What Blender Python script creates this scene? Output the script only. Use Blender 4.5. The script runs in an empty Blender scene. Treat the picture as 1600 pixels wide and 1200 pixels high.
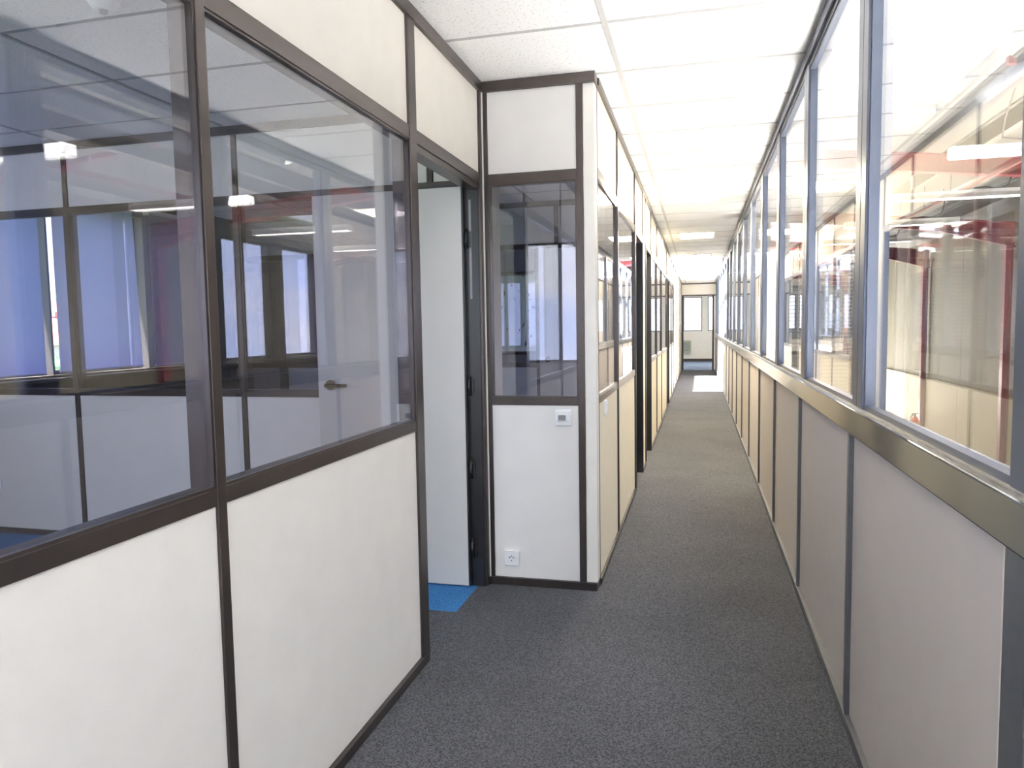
import bpy, bmesh, math, random
from mathutils import Vector, Matrix
random.seed(7)
S = bpy.context.scene
COL = S.collection

# ------------------------------------------------------------------ camera
W_PX, F_PX = 1600.0, 1150.0
PITCH, YAW, ROLL, EYE = 0.0762, 0.2489, 0.0165, 1.35
cam_d = bpy.data.cameras.new('camera')
cam = bpy.data.objects.new('camera', cam_d); COL.objects.link(cam)
cam_d.sensor_fit = 'HORIZONTAL'; cam_d.sensor_width = 36.0; cam_d.lens = 36.0 * F_PX / W_PX
cam_d.clip_start = 0.05; cam_d.clip_end = 500
def _ray(u, v):
    x, z, y = (u - 800) / F_PX, -(v - 600) / F_PX, 1.0
    cr, sr = math.cos(ROLL), math.sin(ROLL); x, z = cr*x + sr*z, -sr*x + cr*z
    cp, sp = math.cos(PITCH), math.sin(PITCH); y, z = cp*y + sp*z, -sp*y + cp*z
    cy, sy = math.cos(YAW), math.sin(YAW)
    return Vector((cy*x - sy*y, sy*x + cy*y, z))
fw = _ray(800, 600); rt = (_ray(900, 600) - fw).normalized(); up = (_ray(800, 500) - fw).normalized(); fw.normalize()
M = Matrix((rt, up, -fw)).transposed().to_4x4(); M.translation = Vector((0, 0, EYE))
cam.matrix_world = M
S.camera = cam

# ------------------------------------------------------------------ world, sun, exposure
WORLD_STRENGTH = 2.6
SUN_STRENGTH = 68.0
EXPOSURE = 1.5
OFFICE_FILL = 1.3  # strength of the added office fill lights
CORRIDOR_FILL = 1.0  # strength of the added fill light over the viewer
world = bpy.data.worlds.new('sky'); S.world = world; world.use_nodes = True
nt = world.node_tree; nt.nodes.clear()
wo = nt.nodes.new('ShaderNodeOutputWorld'); bg = nt.nodes.new('ShaderNodeBackground')
tc = nt.nodes.new('ShaderNodeTexCoord'); mp = nt.nodes.new('ShaderNodeMapping'); mp.inputs['Scale'].default_value = (2, 2, 5)
nz = nt.nodes.new('ShaderNodeTexNoise'); nz.inputs['Scale'].default_value = 1.6; nz.inputs['Detail'].default_value = 5
cr = nt.nodes.new('ShaderNodeValToRGB')
cr.color_ramp.elements[0].position = 0.42; cr.color_ramp.elements[0].color = (0.66, 0.76, 1.0, 1)
cr.color_ramp.elements[1].position = 0.58; cr.color_ramp.elements[1].color = (0.95, 0.97, 1.0, 1)
nt.links.new(tc.outputs['Generated'], mp.inputs['Vector']); nt.links.new(mp.outputs[0], nz.inputs['Vector'])
nt.links.new(nz.outputs['Fac'], cr.inputs[0]); nt.links.new(cr.outputs[0], bg.inputs[0])
bg.inputs[1].default_value = WORLD_STRENGTH
nt.links.new(bg.outputs[0], wo.inputs[0])
sd = bpy.data.lights.new('sun', 'SUN'); sd.energy = SUN_STRENGTH; sd.angle = math.radians(1.5); sd.color = (1.0, 0.965, 0.92)
sun = bpy.data.objects.new('sun', sd); COL.objects.link(sun)
sun.rotation_euler = Vector((0.15, 0.42, -1.0)).to_track_quat('-Z', 'Y').to_euler(); sun.location = (0, 0, 12)

S.view_settings.view_transform = 'Standard'
try: S.view_settings.look = 'None'
except Exception: pass
S.view_settings.gamma = 1.0; S.view_settings.use_curve_mapping = False
S.view_settings.exposure = EXPOSURE
cy_ = S.cycles
cy_.max_bounces = 14; cy_.diffuse_bounces = 7; cy_.glossy_bounces = 6; cy_.transparent_max_bounces = 48; cy_.transmission_bounces = 6
cy_.use_denoising = True; cy_.sample_clamp_indirect = 8.0; cy_.caustics_reflective = False; cy_.caustics_refractive = False

def portal(name, loc, rot, sx, sy):
    d = bpy.data.lights.new(name, 'AREA'); d.shape = 'RECTANGLE'; d.size = sx; d.size_y = sy
    d.cycles.is_portal = True
    o = bpy.data.objects.new(name, d); COL.objects.link(o); o.location = loc; o.rotation_euler = rot
portal('skylight_portal', (1.27, 2.4, 3.6), (0, 0, 0), 1.3, 9.0)
portal('well_portal', (1.2, 16.6, 3.6), (0, 0, 0), 3.6, 5.0)
portal('office_portal', (-5.3, 3.1, 1.75), (0, math.radians(-90), 0), 1.7, 7.8)   # light pours towards +X
portal('back_portal', (-0.5, -1.6, 1.65), (math.radians(90), 0, 0), 9.0, 1.7)
portal('facade_portal', (0.5, 28.4, 1.8), (math.radians(-90), 0, 0), 9.5, 1.6)

# ------------------------------------------------------------------ materials
def newmat(name):
    m = bpy.data.materials.new(name); m.use_nodes = True; m.node_tree.nodes.clear()
    return m, m.node_tree, m.node_tree.nodes.new('ShaderNodeOutputMaterial')
def N(t, k, **kw):
    n = t.nodes.new(k)
    for a, b in kw.items():
        if a in n.inputs: n.inputs[a].default_value = b
        else: setattr(n, a, b)
    return n
def pbr(name, col, rough=0.5, metal=0.0, var=0.05, scale=30.0, bump=0.0, bscale=None, spec=0.5, emit=None, es=0.0, stretch=(1, 1, 1)):
    m, t, out = newmat(name)
    p = N(t, 'ShaderNodeBsdfPrincipled'); p.inputs['Roughness'].default_value = rough; p.inputs['Metallic'].default_value = metal
    p.inputs['Specular IOR Level'].default_value = spec
    tcn = N(t, 'ShaderNodeTexCoord'); mpn = N(t, 'ShaderNodeMapping'); mpn.inputs['Scale'].default_value = stretch
    t.links.new(tcn.outputs['Object'], mpn.inputs[0])
    n = N(t, 'ShaderNodeTexNoise'); n.inputs['Scale'].default_value = scale; n.inputs['Detail'].default_value = 4
    t.links.new(mpn.outputs[0], n.inputs['Vector'])
    r = N(t, 'ShaderNodeValToRGB')
    r.color_ramp.elements[0].position = 0.3; r.color_ramp.elements[1].position = 0.7
    r.color_ramp.elements[0].color = tuple(c * (1 - var) for c in col) + (1,)
    r.color_ramp.elements[1].color = tuple(min(1, c * (1 + var)) for c in col) + (1,)
    t.links.new(n.outputs['Fac'], r.inputs[0]); t.links.new(r.outputs[0], p.inputs['Base Color'])
    if bump:
        b = N(t, 'ShaderNodeBump'); b.inputs['Strength'].default_value = bump; b.inputs['Distance'].default_value = 0.002
        n2 = N(t, 'ShaderNodeTexNoise'); n2.inputs['Scale'].default_value = bscale or scale * 4; n2.inputs['Detail'].default_value = 2
        t.links.new(mpn.outputs[0], n2.inputs['Vector']); t.links.new(n2.outputs['Fac'], b.inputs['Height'])
        t.links.new(b.outputs[0], p.inputs['Normal'])
    if emit:
        p.inputs['Emission Color'].default_value = emit + (1,); p.inputs['Emission Strength'].default_value = es
    t.links.new(p.outputs[0], out.inputs[0])
    return m
def glassmat(name, f0=0.05, tint=(0.94, 0.96, 0.95), rough=0.0):
    m, t, out = newmat(name)
    geo = N(t, 'ShaderNodeNewGeometry')
    dot = N(t, 'ShaderNodeVectorMath', operation='DOT_PRODUCT')
    t.links.new(geo.outputs['Incoming'], dot.inputs[0]); t.links.new(geo.outputs['Normal'], dot.inputs[1])
    ab = N(t, 'ShaderNodeMath', operation='ABSOLUTE'); t.links.new(dot.outputs['Value'], ab.inputs[0])
    sb = N(t, 'ShaderNodeMath', operation='SUBTRACT', use_clamp=True); sb.inputs[0].default_value = 1.0; t.links.new(ab.outputs[0], sb.inputs[1])
    pw = N(t, 'ShaderNodeMath', operation='POWER'); pw.inputs[1].default_value = 5.0; t.links.new(sb.outputs[0], pw.inputs[0])
    ma = N(t, 'ShaderNodeMath', operation='MULTIPLY_ADD'); ma.inputs[1].default_value = 1 - f0; ma.inputs[2].default_value = f0
    t.links.new(pw.outputs[0], ma.inputs[0])
    tr = N(t, 'ShaderNodeBsdfTransparent'); tr.inputs[0].default_value = tint + (1,)
    gl = N(t, 'ShaderNodeBsdfGlossy'); gl.inputs['Roughness'].default_value = rough; gl.inputs[0].default_value = (1, 1, 1, 1)
    mx = N(t, 'ShaderNodeMixShader')
    t.links.new(ma.outputs[0], mx.inputs[0]); t.links.new(tr.outputs[0], mx.inputs[1]); t.links.new(gl.outputs[0], mx.inputs[2])
    t.links.new(mx.outputs[0], out.inputs[0])
    return m
def fabricmat(name, col, trans=0.5, scale=900):
    m, t, out = newmat(name)
    d = N(t, 'ShaderNodeBsdfDiffuse'); tr = N(t, 'ShaderNodeBsdfTranslucent'); mx = N(t, 'ShaderNodeMixShader')
    n = N(t, 'ShaderNodeTexNoise'); n.inputs['Scale'].default_value = 60
    tcn = N(t, 'ShaderNodeTexCoord'); t.links.new(tcn.outputs['Object'], n.inputs['Vector'])
    r = N(t, 'ShaderNodeValToRGB')
    r.color_ramp.elements[0].color = tuple(c * .94 for c in col) + (1,); r.color_ramp.elements[1].color = col + (1,)
    t.links.new(n.outputs['Fac'], r.inputs[0]); t.links.new(r.outputs[0], d.inputs[0]); t.links.new(r.outputs[0], tr.inputs[0])
    mx.inputs[0].default_value = trans
    t.links.new(d.outputs[0], mx.inputs[1]); t.links.new(tr.outputs[0], mx.inputs[2]); t.links.new(mx.outputs[0], out.inputs[0])
    return m

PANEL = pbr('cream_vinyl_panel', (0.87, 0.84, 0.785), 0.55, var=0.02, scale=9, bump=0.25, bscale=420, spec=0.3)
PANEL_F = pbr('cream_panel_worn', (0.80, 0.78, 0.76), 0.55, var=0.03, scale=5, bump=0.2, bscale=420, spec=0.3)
PANEL_R = pbr('grey_cream_vinyl_panel', (0.56, 0.51, 0.47), 0.5, var=0.02, scale=9, bump=0.2, bscale=420, spec=0.3)  # cream panel darkened to carry the shade on the right partition
PANEL_B = pbr('yellow_cream_vinyl_panel', (0.92, 0.84, 0.67), 0.5, var=0.02, scale=9, bump=0.2, bscale=420, spec=0.3)
BRONZE = pbr('dark_bronze_aluminium', (0.075, 0.062, 0.058), 0.28, metal=0.55, var=0.08, scale=14)
BLACKF = pbr('black_door_frame', (0.018, 0.018, 0.02), 0.3, var=0.1, scale=14)
BLUEAL = pbr('blue_grey_aluminium', (0.095, 0.11, 0.15), 0.33, metal=0.25, var=0.04, scale=10)
RAILM = pbr('polished_grey_sill', (0.22, 0.23, 0.225), 0.10, metal=0.85, var=0.04, scale=8)
DARKGREY = pbr('dark_grey_joint', (0.13, 0.135, 0.145), 0.35, metal=0.3, var=0.08)
LEAFM = pbr('pale_grey_door', (0.60, 0.585, 0.565), 0.45, var=0.015, scale=6, bump=0.05, spec=0.35)
TBAR = pbr('white_grid_bar', (0.48, 0.48, 0.48), 0.4, var=0.03)
WHITEPL = pbr('white_plastic', (0.86, 0.87, 0.88), 0.3, var=0.01)
GREYPL = pbr('grey_plastic', (0.25, 0.25, 0.27), 0.4, var=0.05)
DARKHOLE = pbr('dark_recess', (0.02, 0.02, 0.02), 0.6)
BRASS = pbr('worn_bronze_handle', (0.12, 0.09, 0.06), 0.3, metal=0.8, var=0.1)
STEEL = pbr('bright_steel', (0.6, 0.6, 0.6), 0.25, metal=0.9, var=0.05)
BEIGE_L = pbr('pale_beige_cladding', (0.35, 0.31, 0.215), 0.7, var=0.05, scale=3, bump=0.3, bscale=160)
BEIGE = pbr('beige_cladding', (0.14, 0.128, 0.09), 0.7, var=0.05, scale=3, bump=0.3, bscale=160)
REDM = pbr('red_steel_paint', (0.17, 0.022, 0.027), 0.4, var=0.08, scale=5)
ROOFM = pbr('pale_roof_liner', (0.17, 0.166, 0.15), 0.6, var=0.04, scale=2)
CONC = pbr('light_concrete', (0.76, 0.75, 0.735), 0.6, var=0.08, scale=2.5, bump=0.1)
LAMPW = pbr('white_enamel', (0.86, 0.86, 0.82), 0.35, var=0.01)
TUBE = pbr('lit_tube', (0.95, 0.95, 0.92), 0.4, emit=(1.0, 0.97, 0.9), es=3.0)
TROFF = pbr('lit_diffuser', (0.95, 0.95, 0.92), 0.4, emit=(1.0, 0.88, 0.66), es=52.0)
CABLE = pbr('dark_cable', (0.07, 0.05, 0.05), 0.5)
SLAT = pbr('grey_blind_slat', (0.50, 0.50, 0.46), 0.35, var=0.03)
GLASS = glassmat('tinted_partition_glass', 0.085, (0.82, 0.82, 0.88))
GLASS_R = glassmat('clear_window_glass', 0.035, (0.975, 0.975, 0.975))
GLASS_O = glassmat('outer_window_glass', 0.04, (0.97, 0.975, 0.98))
BLIND = fabricmat('blue_white_blind_fabric', (0.66, 0.70, 0.90), 0.50)
BLIND_B = fabricmat('beige_blind_fabric', (0.72, 0.72, 0.62), 0.35)
TILEROOF = pbr('red_roof_tiles', (0.45, 0.13, 0.08), 0.8, var=0.25, scale=8)
RENDERW = pbr('white_render', (0.78, 0.76, 0.72), 0.8, var=0.05)
LEAFG = pbr('green_foliage', (0.07, 0.16, 0.04), 0.8, var=0.5, scale=5, bump=1.0, bscale=6)
BARK = pbr('bark', (0.12, 0.08, 0.05), 0.9, var=0.2)
GRASS = pbr('grass_lawn', (0.045, 0.07, 0.025), 0.9, var=0.3, scale=2)

def carpet(name, a, b):
    m, t, out = newmat(name)
    p = N(t, 'ShaderNodeBsdfPrincipled'); p.inputs['Roughness'].default_value = 0.95; p.inputs['Specular IOR Level'].default_value = 0.12
    tcn = N(t, 'ShaderNodeTexCoord')
    n1 = N(t, 'ShaderNodeTexNoise'); n1.inputs['Scale'].default_value = 170; n1.inputs['Detail'].default_value = 3
    n2 = N(t, 'ShaderNodeTexNoise'); n2.inputs['Scale'].default_value = 1.7; n2.inputs['Detail'].default_value = 4
    for n in (n1, n2): t.links.new(tcn.outputs['Object'], n.inputs['Vector'])
    r = N(t, 'ShaderNodeValToRGB'); r.color_ramp.elements[0].position = 0.38; r.color_ramp.elements[1].position = 0.62
    r.color_ramp.elements[0].color = a + (1,); r.color_ramp.elements[1].color = b + (1,)
    t.links.new(n1.outputs['Fac'], r.inputs[0])
    r2 = N(t, 'ShaderNodeValToRGB'); r2.color_ramp.elements[0].position = 0.3; r2.color_ramp.elements[0].color = (.84, .84, .84, 1)
    r2.color_ramp.elements[1].position = 0.6; r2.color_ramp.elements[1].color = (1, 1, 1, 1)
    t.links.new(n2.outputs['Fac'], r2.inputs[0])
    mx = N(t, 'ShaderNodeMix', data_type='RGBA', blend_type='MULTIPLY'); mx.inputs[0].default_value = 1
    t.links.new(r.outputs[0], mx.inputs[6]); t.links.new(r2.outputs[0], mx.inputs[7])
    t.links.new(mx.outputs[2], p.inputs['Base Color'])
    bp = N(t, 'ShaderNodeBump'); bp.inputs['Strength'].default_value = 0.5; bp.inputs['Distance'].default_value = 0.003
    t.links.new(n1.outputs['Fac'], bp.inputs['Height']); t.links.new(bp.outputs[0], p.inputs['Normal'])
    t.links.new(p.outputs[0], out.inputs[0]); return m
CARPET = carpet('grey_carpet', (0.052, 0.053, 0.060), (0.135, 0.136, 0.146))
CARPETB = carpet('blue_carpet', (0.03, 0.13, 0.33), (0.06, 0.22, 0.48))
CARPETE = carpet('faded_blue_carpet', (0.14, 0.19, 0.29), (0.24, 0.30, 0.42))
def tilemat():
    m, t, out = newmat('mineral_ceiling_tile')
    p = N(t, 'ShaderNodeBsdfPrincipled'); p.inputs['Roughness'].default_value = 0.9; p.inputs['Specular IOR Level'].default_value = 0.1
    tcn = N(t, 'ShaderNodeTexCoord')
    n = N(t, 'ShaderNodeTexNoise'); n.inputs['Scale'].default_value = 85; n.inputs['Detail'].default_value = 2
    t.links.new(tcn.outputs['Object'], n.inputs['Vector'])
    r = N(t, 'ShaderNodeValToRGB'); r.color_ramp.elements[0].position = 0.30; r.color_ramp.elements[0].color = (0.66, 0.655, 0.65, 1)
    r.color_ramp.elements[1].position = 0.42; r.color_ramp.elements[1].color = (0.92, 0.92, 0.915, 1)
    t.links.new(n.outputs['Fac'], r.inputs[0]); t.links.new(r.outputs[0], p.inputs['Base Color'])
    b = N(t, 'ShaderNodeBump'); b.inputs['Strength'].default_value = 0.4; b.inputs['Distance'].default_value = 0.002
    t.links.new(n.outputs['Fac'], b.inputs['Height']); t.links.new(b.outputs[0], p.inputs['Normal'])
    t.links.new(p.outputs[0], out.inputs[0]); return m
TILE = tilemat()
def frostmat():
    m, t, out = newmat('blotched_frosted_glass')
    tcn = N(t, 'ShaderNodeTexCoord'); mp_ = N(t, 'ShaderNodeMapping'); mp_.inputs['Scale'].default_value = (16, 16, 9); mp_.inputs['Rotation'].default_value = (0, .5, 0)
    v = N(t, 'ShaderNodeTexNoise'); v.inputs['Scale'].default_value = 1.0; v.inputs['Detail'].default_value = 1
    t.links.new(tcn.outputs['Object'], mp_.inputs[0]); t.links.new(mp_.outputs[0], v.inputs['Vector'])
    r = N(t, 'ShaderNodeValToRGB'); r.color_ramp.elements[0].position = 0.66; r.color_ramp.elements[0].color = (0.78, 0.86, 0.84, 1)
    r.color_ramp.elements[1].position = 0.69; r.color_ramp.elements[1].color = (0.05, 0.06, 0.06, 1)
    t.links.new(v.outputs['Fac'], r.inputs[0])
    d = N(t, 'ShaderNodeBsdfDiffuse'); tr = N(t, 'ShaderNodeBsdfTranslucent'); mx = N(t, 'ShaderNodeMixShader'); mx.inputs[0].default_value = 0.75
    t.links.new(r.outputs[0], d.inputs[0]); t.links.new(r.outputs[0], tr.inputs[0])
    t.links.new(d.outputs[0], mx.inputs[1]); t.links.new(tr.outputs[0], mx.inputs[2]); t.links.new(mx.outputs[0], out.inputs[0])
    return m
FROST = frostmat()

# ------------------------------------------------------------------ helpers
class MB:
    def __init__(s): s.v = []; s.f = []; s.sm = []
    def box(s, x0, x1, y0, y1, z0, z1):
        x0, x1 = sorted((x0, x1)); y0, y1 = sorted((y0, y1)); z0, z1 = sorted((z0, z1))
        return s.hexa([(x0,y0,z0),(x1,y0,z0),(x1,y1,z0),(x0,y1,z0),(x0,y0,z1),(x1,y0,z1),(x1,y1,z1),(x0,y1,z1)])
    def hexa(s, pts):
        n = len(s.v); s.v += [Vector(p) for p in pts]
        s.f += [tuple(n+i for i in q) for q in ((0,3,2,1),(4,5,6,7),(0,1,5,4),(1,2,6,5),(2,3,7,6),(3,0,4,7))]; s.sm += [False]*6
        return s
    def prism(s, poly, a, b):          # poly of Vectors, extruded from offset a to offset b
        n = len(s.v); k = len(poly); a = Vector(a); b = Vector(b)
        s.v += [Vector(p)+a for p in poly] + [Vector(p)+b for p in poly]
        s.f += [tuple(range(n, n+k))[::-1], tuple(range(n+k, n+2*k))] + [(n+i, n+(i+1)%k, n+k+(i+1)%k, n+k+i) for i in range(k)]
        s.sm += [False]*(k+2); return s
    def tube(s, path, r, seg=12, cap=True, sx=1.0):
        path = [Vector(p) for p in path]; rr = r if isinstance(r, (list, tuple)) else [r]*len(path)
        n = len(s.v); prev = None
        for i, p in enumerate(path):
            t = (path[min(i+1, len(path)-1)] - path[max(i-1, 0)]).normalized()
            if prev is None:
                a = Vector((0,0,1)) if abs(t.z) < .9 else Vector((1,0,0)); u = t.cross(a).normalized()
            else: u = (prev - t*prev.dot(t)).normalized()
            prev = u; w = t.cross(u)
            for k in range(seg):
                an = 2*math.pi*k/seg; s.v.append(p + u*(rr[i]*math.cos(an)) + w*(rr[i]*sx*math.sin(an)))
        for i in range(len(path)-1):
            for k in range(seg):
                a, b = n+i*seg+k, n+i*seg+(k+1)%seg; s.f.append((a, b, b+seg, a+seg)); s.sm.append(True)
        if cap:
            s.f.append(tuple(range(n, n+seg))[::-1]); s.f.append(tuple(range(n+(len(path)-1)*seg, n+len(path)*seg))); s.sm += [False]*2
        return s
    def build(s, name, mat, parent=None, bevel=0.0, origin=None):
        xs = [p.x for p in s.v]; ys = [p.y for p in s.v]; zs = [p.z for p in s.v]
        o0 = Vector(origin) if origin else Vector(((min(xs)+max(xs))/2, (min(ys)+max(ys))/2, min(zs)))
        me = bpy.data.meshes.new(name); me.from_pydata([tuple(p-o0) for p in s.v], [], s.f)
        for p, sm in zip(me.polygons, s.sm): p.use_smooth = sm
        bm = bmesh.new(); bm.from_mesh(me); bmesh.ops.recalc_face_normals(bm, faces=bm.faces); bm.to_mesh(me); bm.free()
        me.materials.append(mat)
        o = bpy.data.objects.new(name, me); COL.objects.link(o)
        if bevel:
            b = o.modifiers.new('bevel', 'BEVEL'); b.width = bevel; b.segments = 2; b.limit_method = 'ANGLE'
        if parent: o.parent = parent; o.location = o0 - world_loc(parent)
        else: o.location = o0
        return o
def world_loc(o):
    v = Vector((0,0,0))
    while o: v += o.location; o = o.parent
    return v
def tag(o, label=None, cat=None, group=None, kind=None):
    if label: o['label'] = label
    if cat: o['category'] = cat
    if group: o['group'] = group
    if kind: o['kind'] = kind
    return o
def thing(name, loc, label, cat, group=None, kind=None):
    o = bpy.data.objects.new(name, None); COL.objects.link(o); o.location = loc; o.empty_display_size = 0.1
    return tag(o, label, cat, group, kind)
def box(name, b, mat, parent=None, bevel=0.0): return MB().box(*b).build(name, mat, parent, bevel)

DX0, DX1 = -4.88, -4.35
XA, XB, XR, YC, YB = -1.0733, -0.4975, 0.4866, 3.67, 3.98
ZC, T = 2.585, 0.065
ZR0, ZR1, ZT0, ZT1 = 0.952, 0.992, 2.075, 2.128

class Wall:
    """a partition run; s runs along it, d goes away from the side the camera sees"""
    def __init__(self, name, axis, pos, dirn, label, frame=BRONZE, panel=PANEL, ztop=ZC, zbase=0.0):
        self.axis, self.pos, self.dirn, self.frame, self.panel, self.ztop, self.zbase = axis, pos, dirn, frame, panel, ztop, zbase
        loc = (pos, 0, zbase) if axis == 'Y' else (0, pos, zbase)
        self.root = thing(name, loc, label, 'wall', kind='structure')
    def b(self, s0, s1, d0, d1, z0, z1):
        a, c = self.pos + self.dirn*d0, self.pos + self.dirn*d1
        return (a, c, s0, s1, z0, z1) if self.axis == 'Y' else (s0, s1, a, c, z0, z1)
    def part(self, name, s0, s1, z0, z1, d0=0.0, d1=T, mat=None, bevel=0.0, parent=None):
        return box(name, self.b(s0, s1, d0, d1, z0, z1), mat or self.frame, parent or self.root, bevel)
    def post(self, s, w=0.032, out=0.004, z0=None, z1=None):
        self.part('post', s-w/2, s+w/2, self.zbase if z0 is None else z0, self.ztop if z1 is None else z1, -out, T+out, bevel=0.0015)
    def panel_(self, s0, s1, z0, z1, mat=None):
        return self.part('wall_panel', s0, s1, z0, z1, 0.004, T-0.004, mat or self.panel, bevel=0.002)
    def rail(self, s0, s1, z0=ZR0, z1=ZR1, out=0.002): self.part('rail', s0, s1, z0, z1, -out, T+out, bevel=0.0015)
    def track(self, s0, s1, h=0.05, out=0.012): self.part('top_track', s0, s1, self.ztop-h, self.ztop, -out, T+out)
    def skirt(self, s0, s1, h=0.035, out=0.012, mat=None): self.part('skirting', s0, s1, self.zbase, self.zbase+h, -out, T+out, mat)
    def window(self, n, s0, s1, z0, z1, label, glass=None, fw=0.007, fmat=None, fd=(0.0, 0.02), gd=0.009, thick=0.005):
        c = self.b((s0+s1)/2, (s0+s1)/2, 0, 0, z0, z0)
        w = thing('window_%d' % n, (c[0], c[2], z0), label, 'window', kind='structure')
        m = MB()
        for q in ((s0, s1, z0, z0+fw), (s0, s1, z1-fw, z1), (s0, s0+fw, z0+fw, z1-fw), (s1-fw, s1, z0+fw, z1-fw)):
            m.box(*self.b(q[0], q[1], fd[0], fd[1], q[2], q[3]))
        m.build('window_frame', fmat or self.frame, w)
        g = box('pane', self.b(s0+fw*.6, s1-fw*.6, gd, gd+thick, z0+fw*.6, z1-fw*.6), glass or GLASS, w)
        return w

# ------------------------------------------------------------------ floors
YN, YF = -1.3, 28.0
def structure(o, label, cat): return tag(o, label, cat, kind='structure')
structure(box('floor', (-1.12, 0.55, YN, 22.72, -0.12, 0.0), CARPET), 'grey speckled carpet running down the long corridor', 'floor')
structure(box('floor', (-5.0, -1.12, 3.25, 22.72, -0.12, 0.0), CARPETB), 'blue carpet inside the left offices behind the open door', 'floor')
structure(box('floor', (-5.0, -1.12, YN, 3.25, -0.12, 0.0), CARPET), 'grey carpet inside the near left office up to the blue carpet', 'floor')
structure(box('floor', (-5.0, 4.0, 22.72, YF, -0.12, 0.0), CARPETE), 'blue carpet of the room at the far end of the corridor', 'floor')
structure(box('floor', (0.56, 2.4, YN, 22.69, -0.9, 0.0), CONC), 'raised pale concrete walkway hidden behind the right dado panels', 'floor')  # unseen slab, added so sunlight bounces up to the corridor ceiling
structure(box('floor', (2.4, 4.0, YN, 22.72, -0.9, -0.78), CONC), 'pale concrete floor of the lower hall beyond the right windows', 'floor')

# ------------------------------------------------------------------ ceilings
WELL0, WELL1 = 14.3, 19.0
def ceiling(x0, x1, y0, y1, label, gx=True):
    c = box('ceiling', (x0, x1, y0, y1, ZC, ZC+0.04), TILE); structure(c, label, 'ceiling')
    m = MB(); k = math.ceil((y0-0.705)/0.6)
    while 0.705+0.6*k < y1:
        y = 0.705+0.6*k
        if y > y0: m.box(x0, x1, y-0.0105, y+0.0105, ZC-0.002, ZC+0.001)
        k += 1
    k = math.ceil((x0+0.375)/1.2)
    while -0.375+1.2*k < x1:
        x = -0.375+1.2*k
        if x > x0: m.box(x-0.012, x+0.012, y0, y1, ZC-0.003, ZC+0.001)
        k += 1
    m.build('ceiling_grid', TBAR, c)
    return c
ceiling(-5.0, 0.56, YN, WELL0, 'white speckled tile ceiling over the near corridor and left offices')
ceiling(-5.0, -0.58, WELL0, WELL1, 'white tile ceiling over the offices beside the bright roof opening')
ceiling(-5.0, 0.56, WELL1, 22.8, 'white tile ceiling past the bright roof opening at the corridor end')
ceiling(-5.0, 4.0, 22.8, YF, 'white tile ceiling of the room at the far end')

# ------------------------------------------------------------------ wall_left: near office partition (X = XA)
A = Wall('wall_left', 'Y', XA, -1, 'cream panel partition with dark bronze posts, nearest on the left')
P0, P1, P2 = 0.235, 1.465, 2.705
A.skirt(YN, P2+0.04); A.track(YN, YC+T)
A.rail(YN, P2); A.part('transom', YN, YC, ZT0, ZT1, -0.003, T+0.003, bevel=0.0015)
for s in (P0, P1): A.post(s)
A.part('post', P2-0.02, P2+0.055, 0, ZC-0.05, -0.006, T+0.006, bevel=0.002)       # post and door jamb in one profile
A.part('post', YC-0.05, YC-0.012, 0, ZC-0.05, -0.006, 0.012, BRONZE, bevel=0.002)
box('filler_strip', (XA+0.001, XA+0.012, YC-0.010, YC+0.002, 0.0, ZC-0.05), PANEL, A.root)
seq = [YN, P0, P1, P2]
for a, b in zip(seq, seq[1:]):
    a2, b2 = a+0.015, b-0.015
    A.panel_(a2, b2, 0.035, ZR0); A.panel_(a2, b2, ZT1, ZC-0.05)
A.panel_(P2+0.02, YC-0.03, ZT1, ZC-0.05)
A.part('post', P2-0.009, P2+0.009, ZT1, ZC-0.05, -0.007, 0.02)
A.window(1, P1+0.015, P2-0.02, ZR1, ZT0, 'tall tinted window left of the open door, above the second cream panel')
A.window(2, P0+0.015, P1-0.015, ZR1, ZT0, 'tinted window at the left edge of the picture, nearest the viewer')
A.window(3, YN, P0-0.015, ZR1, ZT0, 'tinted window in the left partition beside the viewer, out of frame')
# jamb lining of the doorway
m = MB(); m.box(XA-T-0.020, XA-0.008, YC-0.056, YC-0.008, 0, ZT0); m.build('door_jamb', BLACKF, A.root)
m = MB(); m.box(XA-T, XA-0.002, P2+0.05, YC-0.05, ZT0-0.03, ZT0); m.build('door_head', BRONZE, A.root)

# ------------------------------------------------------------------ door_1: open leaf
def lever(parent, p, direction, face, mat=BRASS, L=0.115, back=True):
    """rosette on the leaf face and a lever pointing in direction"""
    p = Vector(p); d = Vector(direction); f = Vector(face)
    m = MB(); m.tube([p, p+f*0.010], 0.027, 24); m.tube([p+f*0.008, p+f*0.05], 0.0105, 14)
    m.tube([p+f*0.05-d*0.006, p+f*0.052+d*0.03, p+f*0.05+d*(L*0.7), p+f*0.044+d*L], [0.011, 0.0105, 0.009, 0.0085], 14)
    m.build('door_handle', mat, parent)
d1 = thing('door_1', (-1.14, 3.62, 0), 'pale grey open door leaf in the doorway left of the thermostat wall', 'door', kind='structure')
m = MB().box(-1.99, -1.158, 3.585, 3.622, 0.008, 2.062); m.build('door_leaf', LEAFM, d1, 0.0015)
m = MB().box(-1.99, -1.158, 3.583, 3.624, 2.062, 2.072); m.box(-1.161, -1.152, 3.583, 3.624, 0.008, 2.07); m.build('door_edging', BLACKF, d1)
lever(d1, (-1.917, 3.585, 1.06), (1, 0, 0), (0, -1, 0))
for z in (0.2, 0.62, 1.05, 1.8):
    m = MB(); m.tube([(-1.142, 3.60, z-0.045), (-1.142, 3.60, z+0.045)], 0.010, 14); m.box(-1.17, -1.12, 3.606, 3.611, z-0.04, z+0.04)
    m.tube([(-1.142, 3.60, z+0.045), (-1.142, 3.60, z+0.055)], 0.006, 10)
    m.build('hinge', BLACKF, d1)
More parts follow.
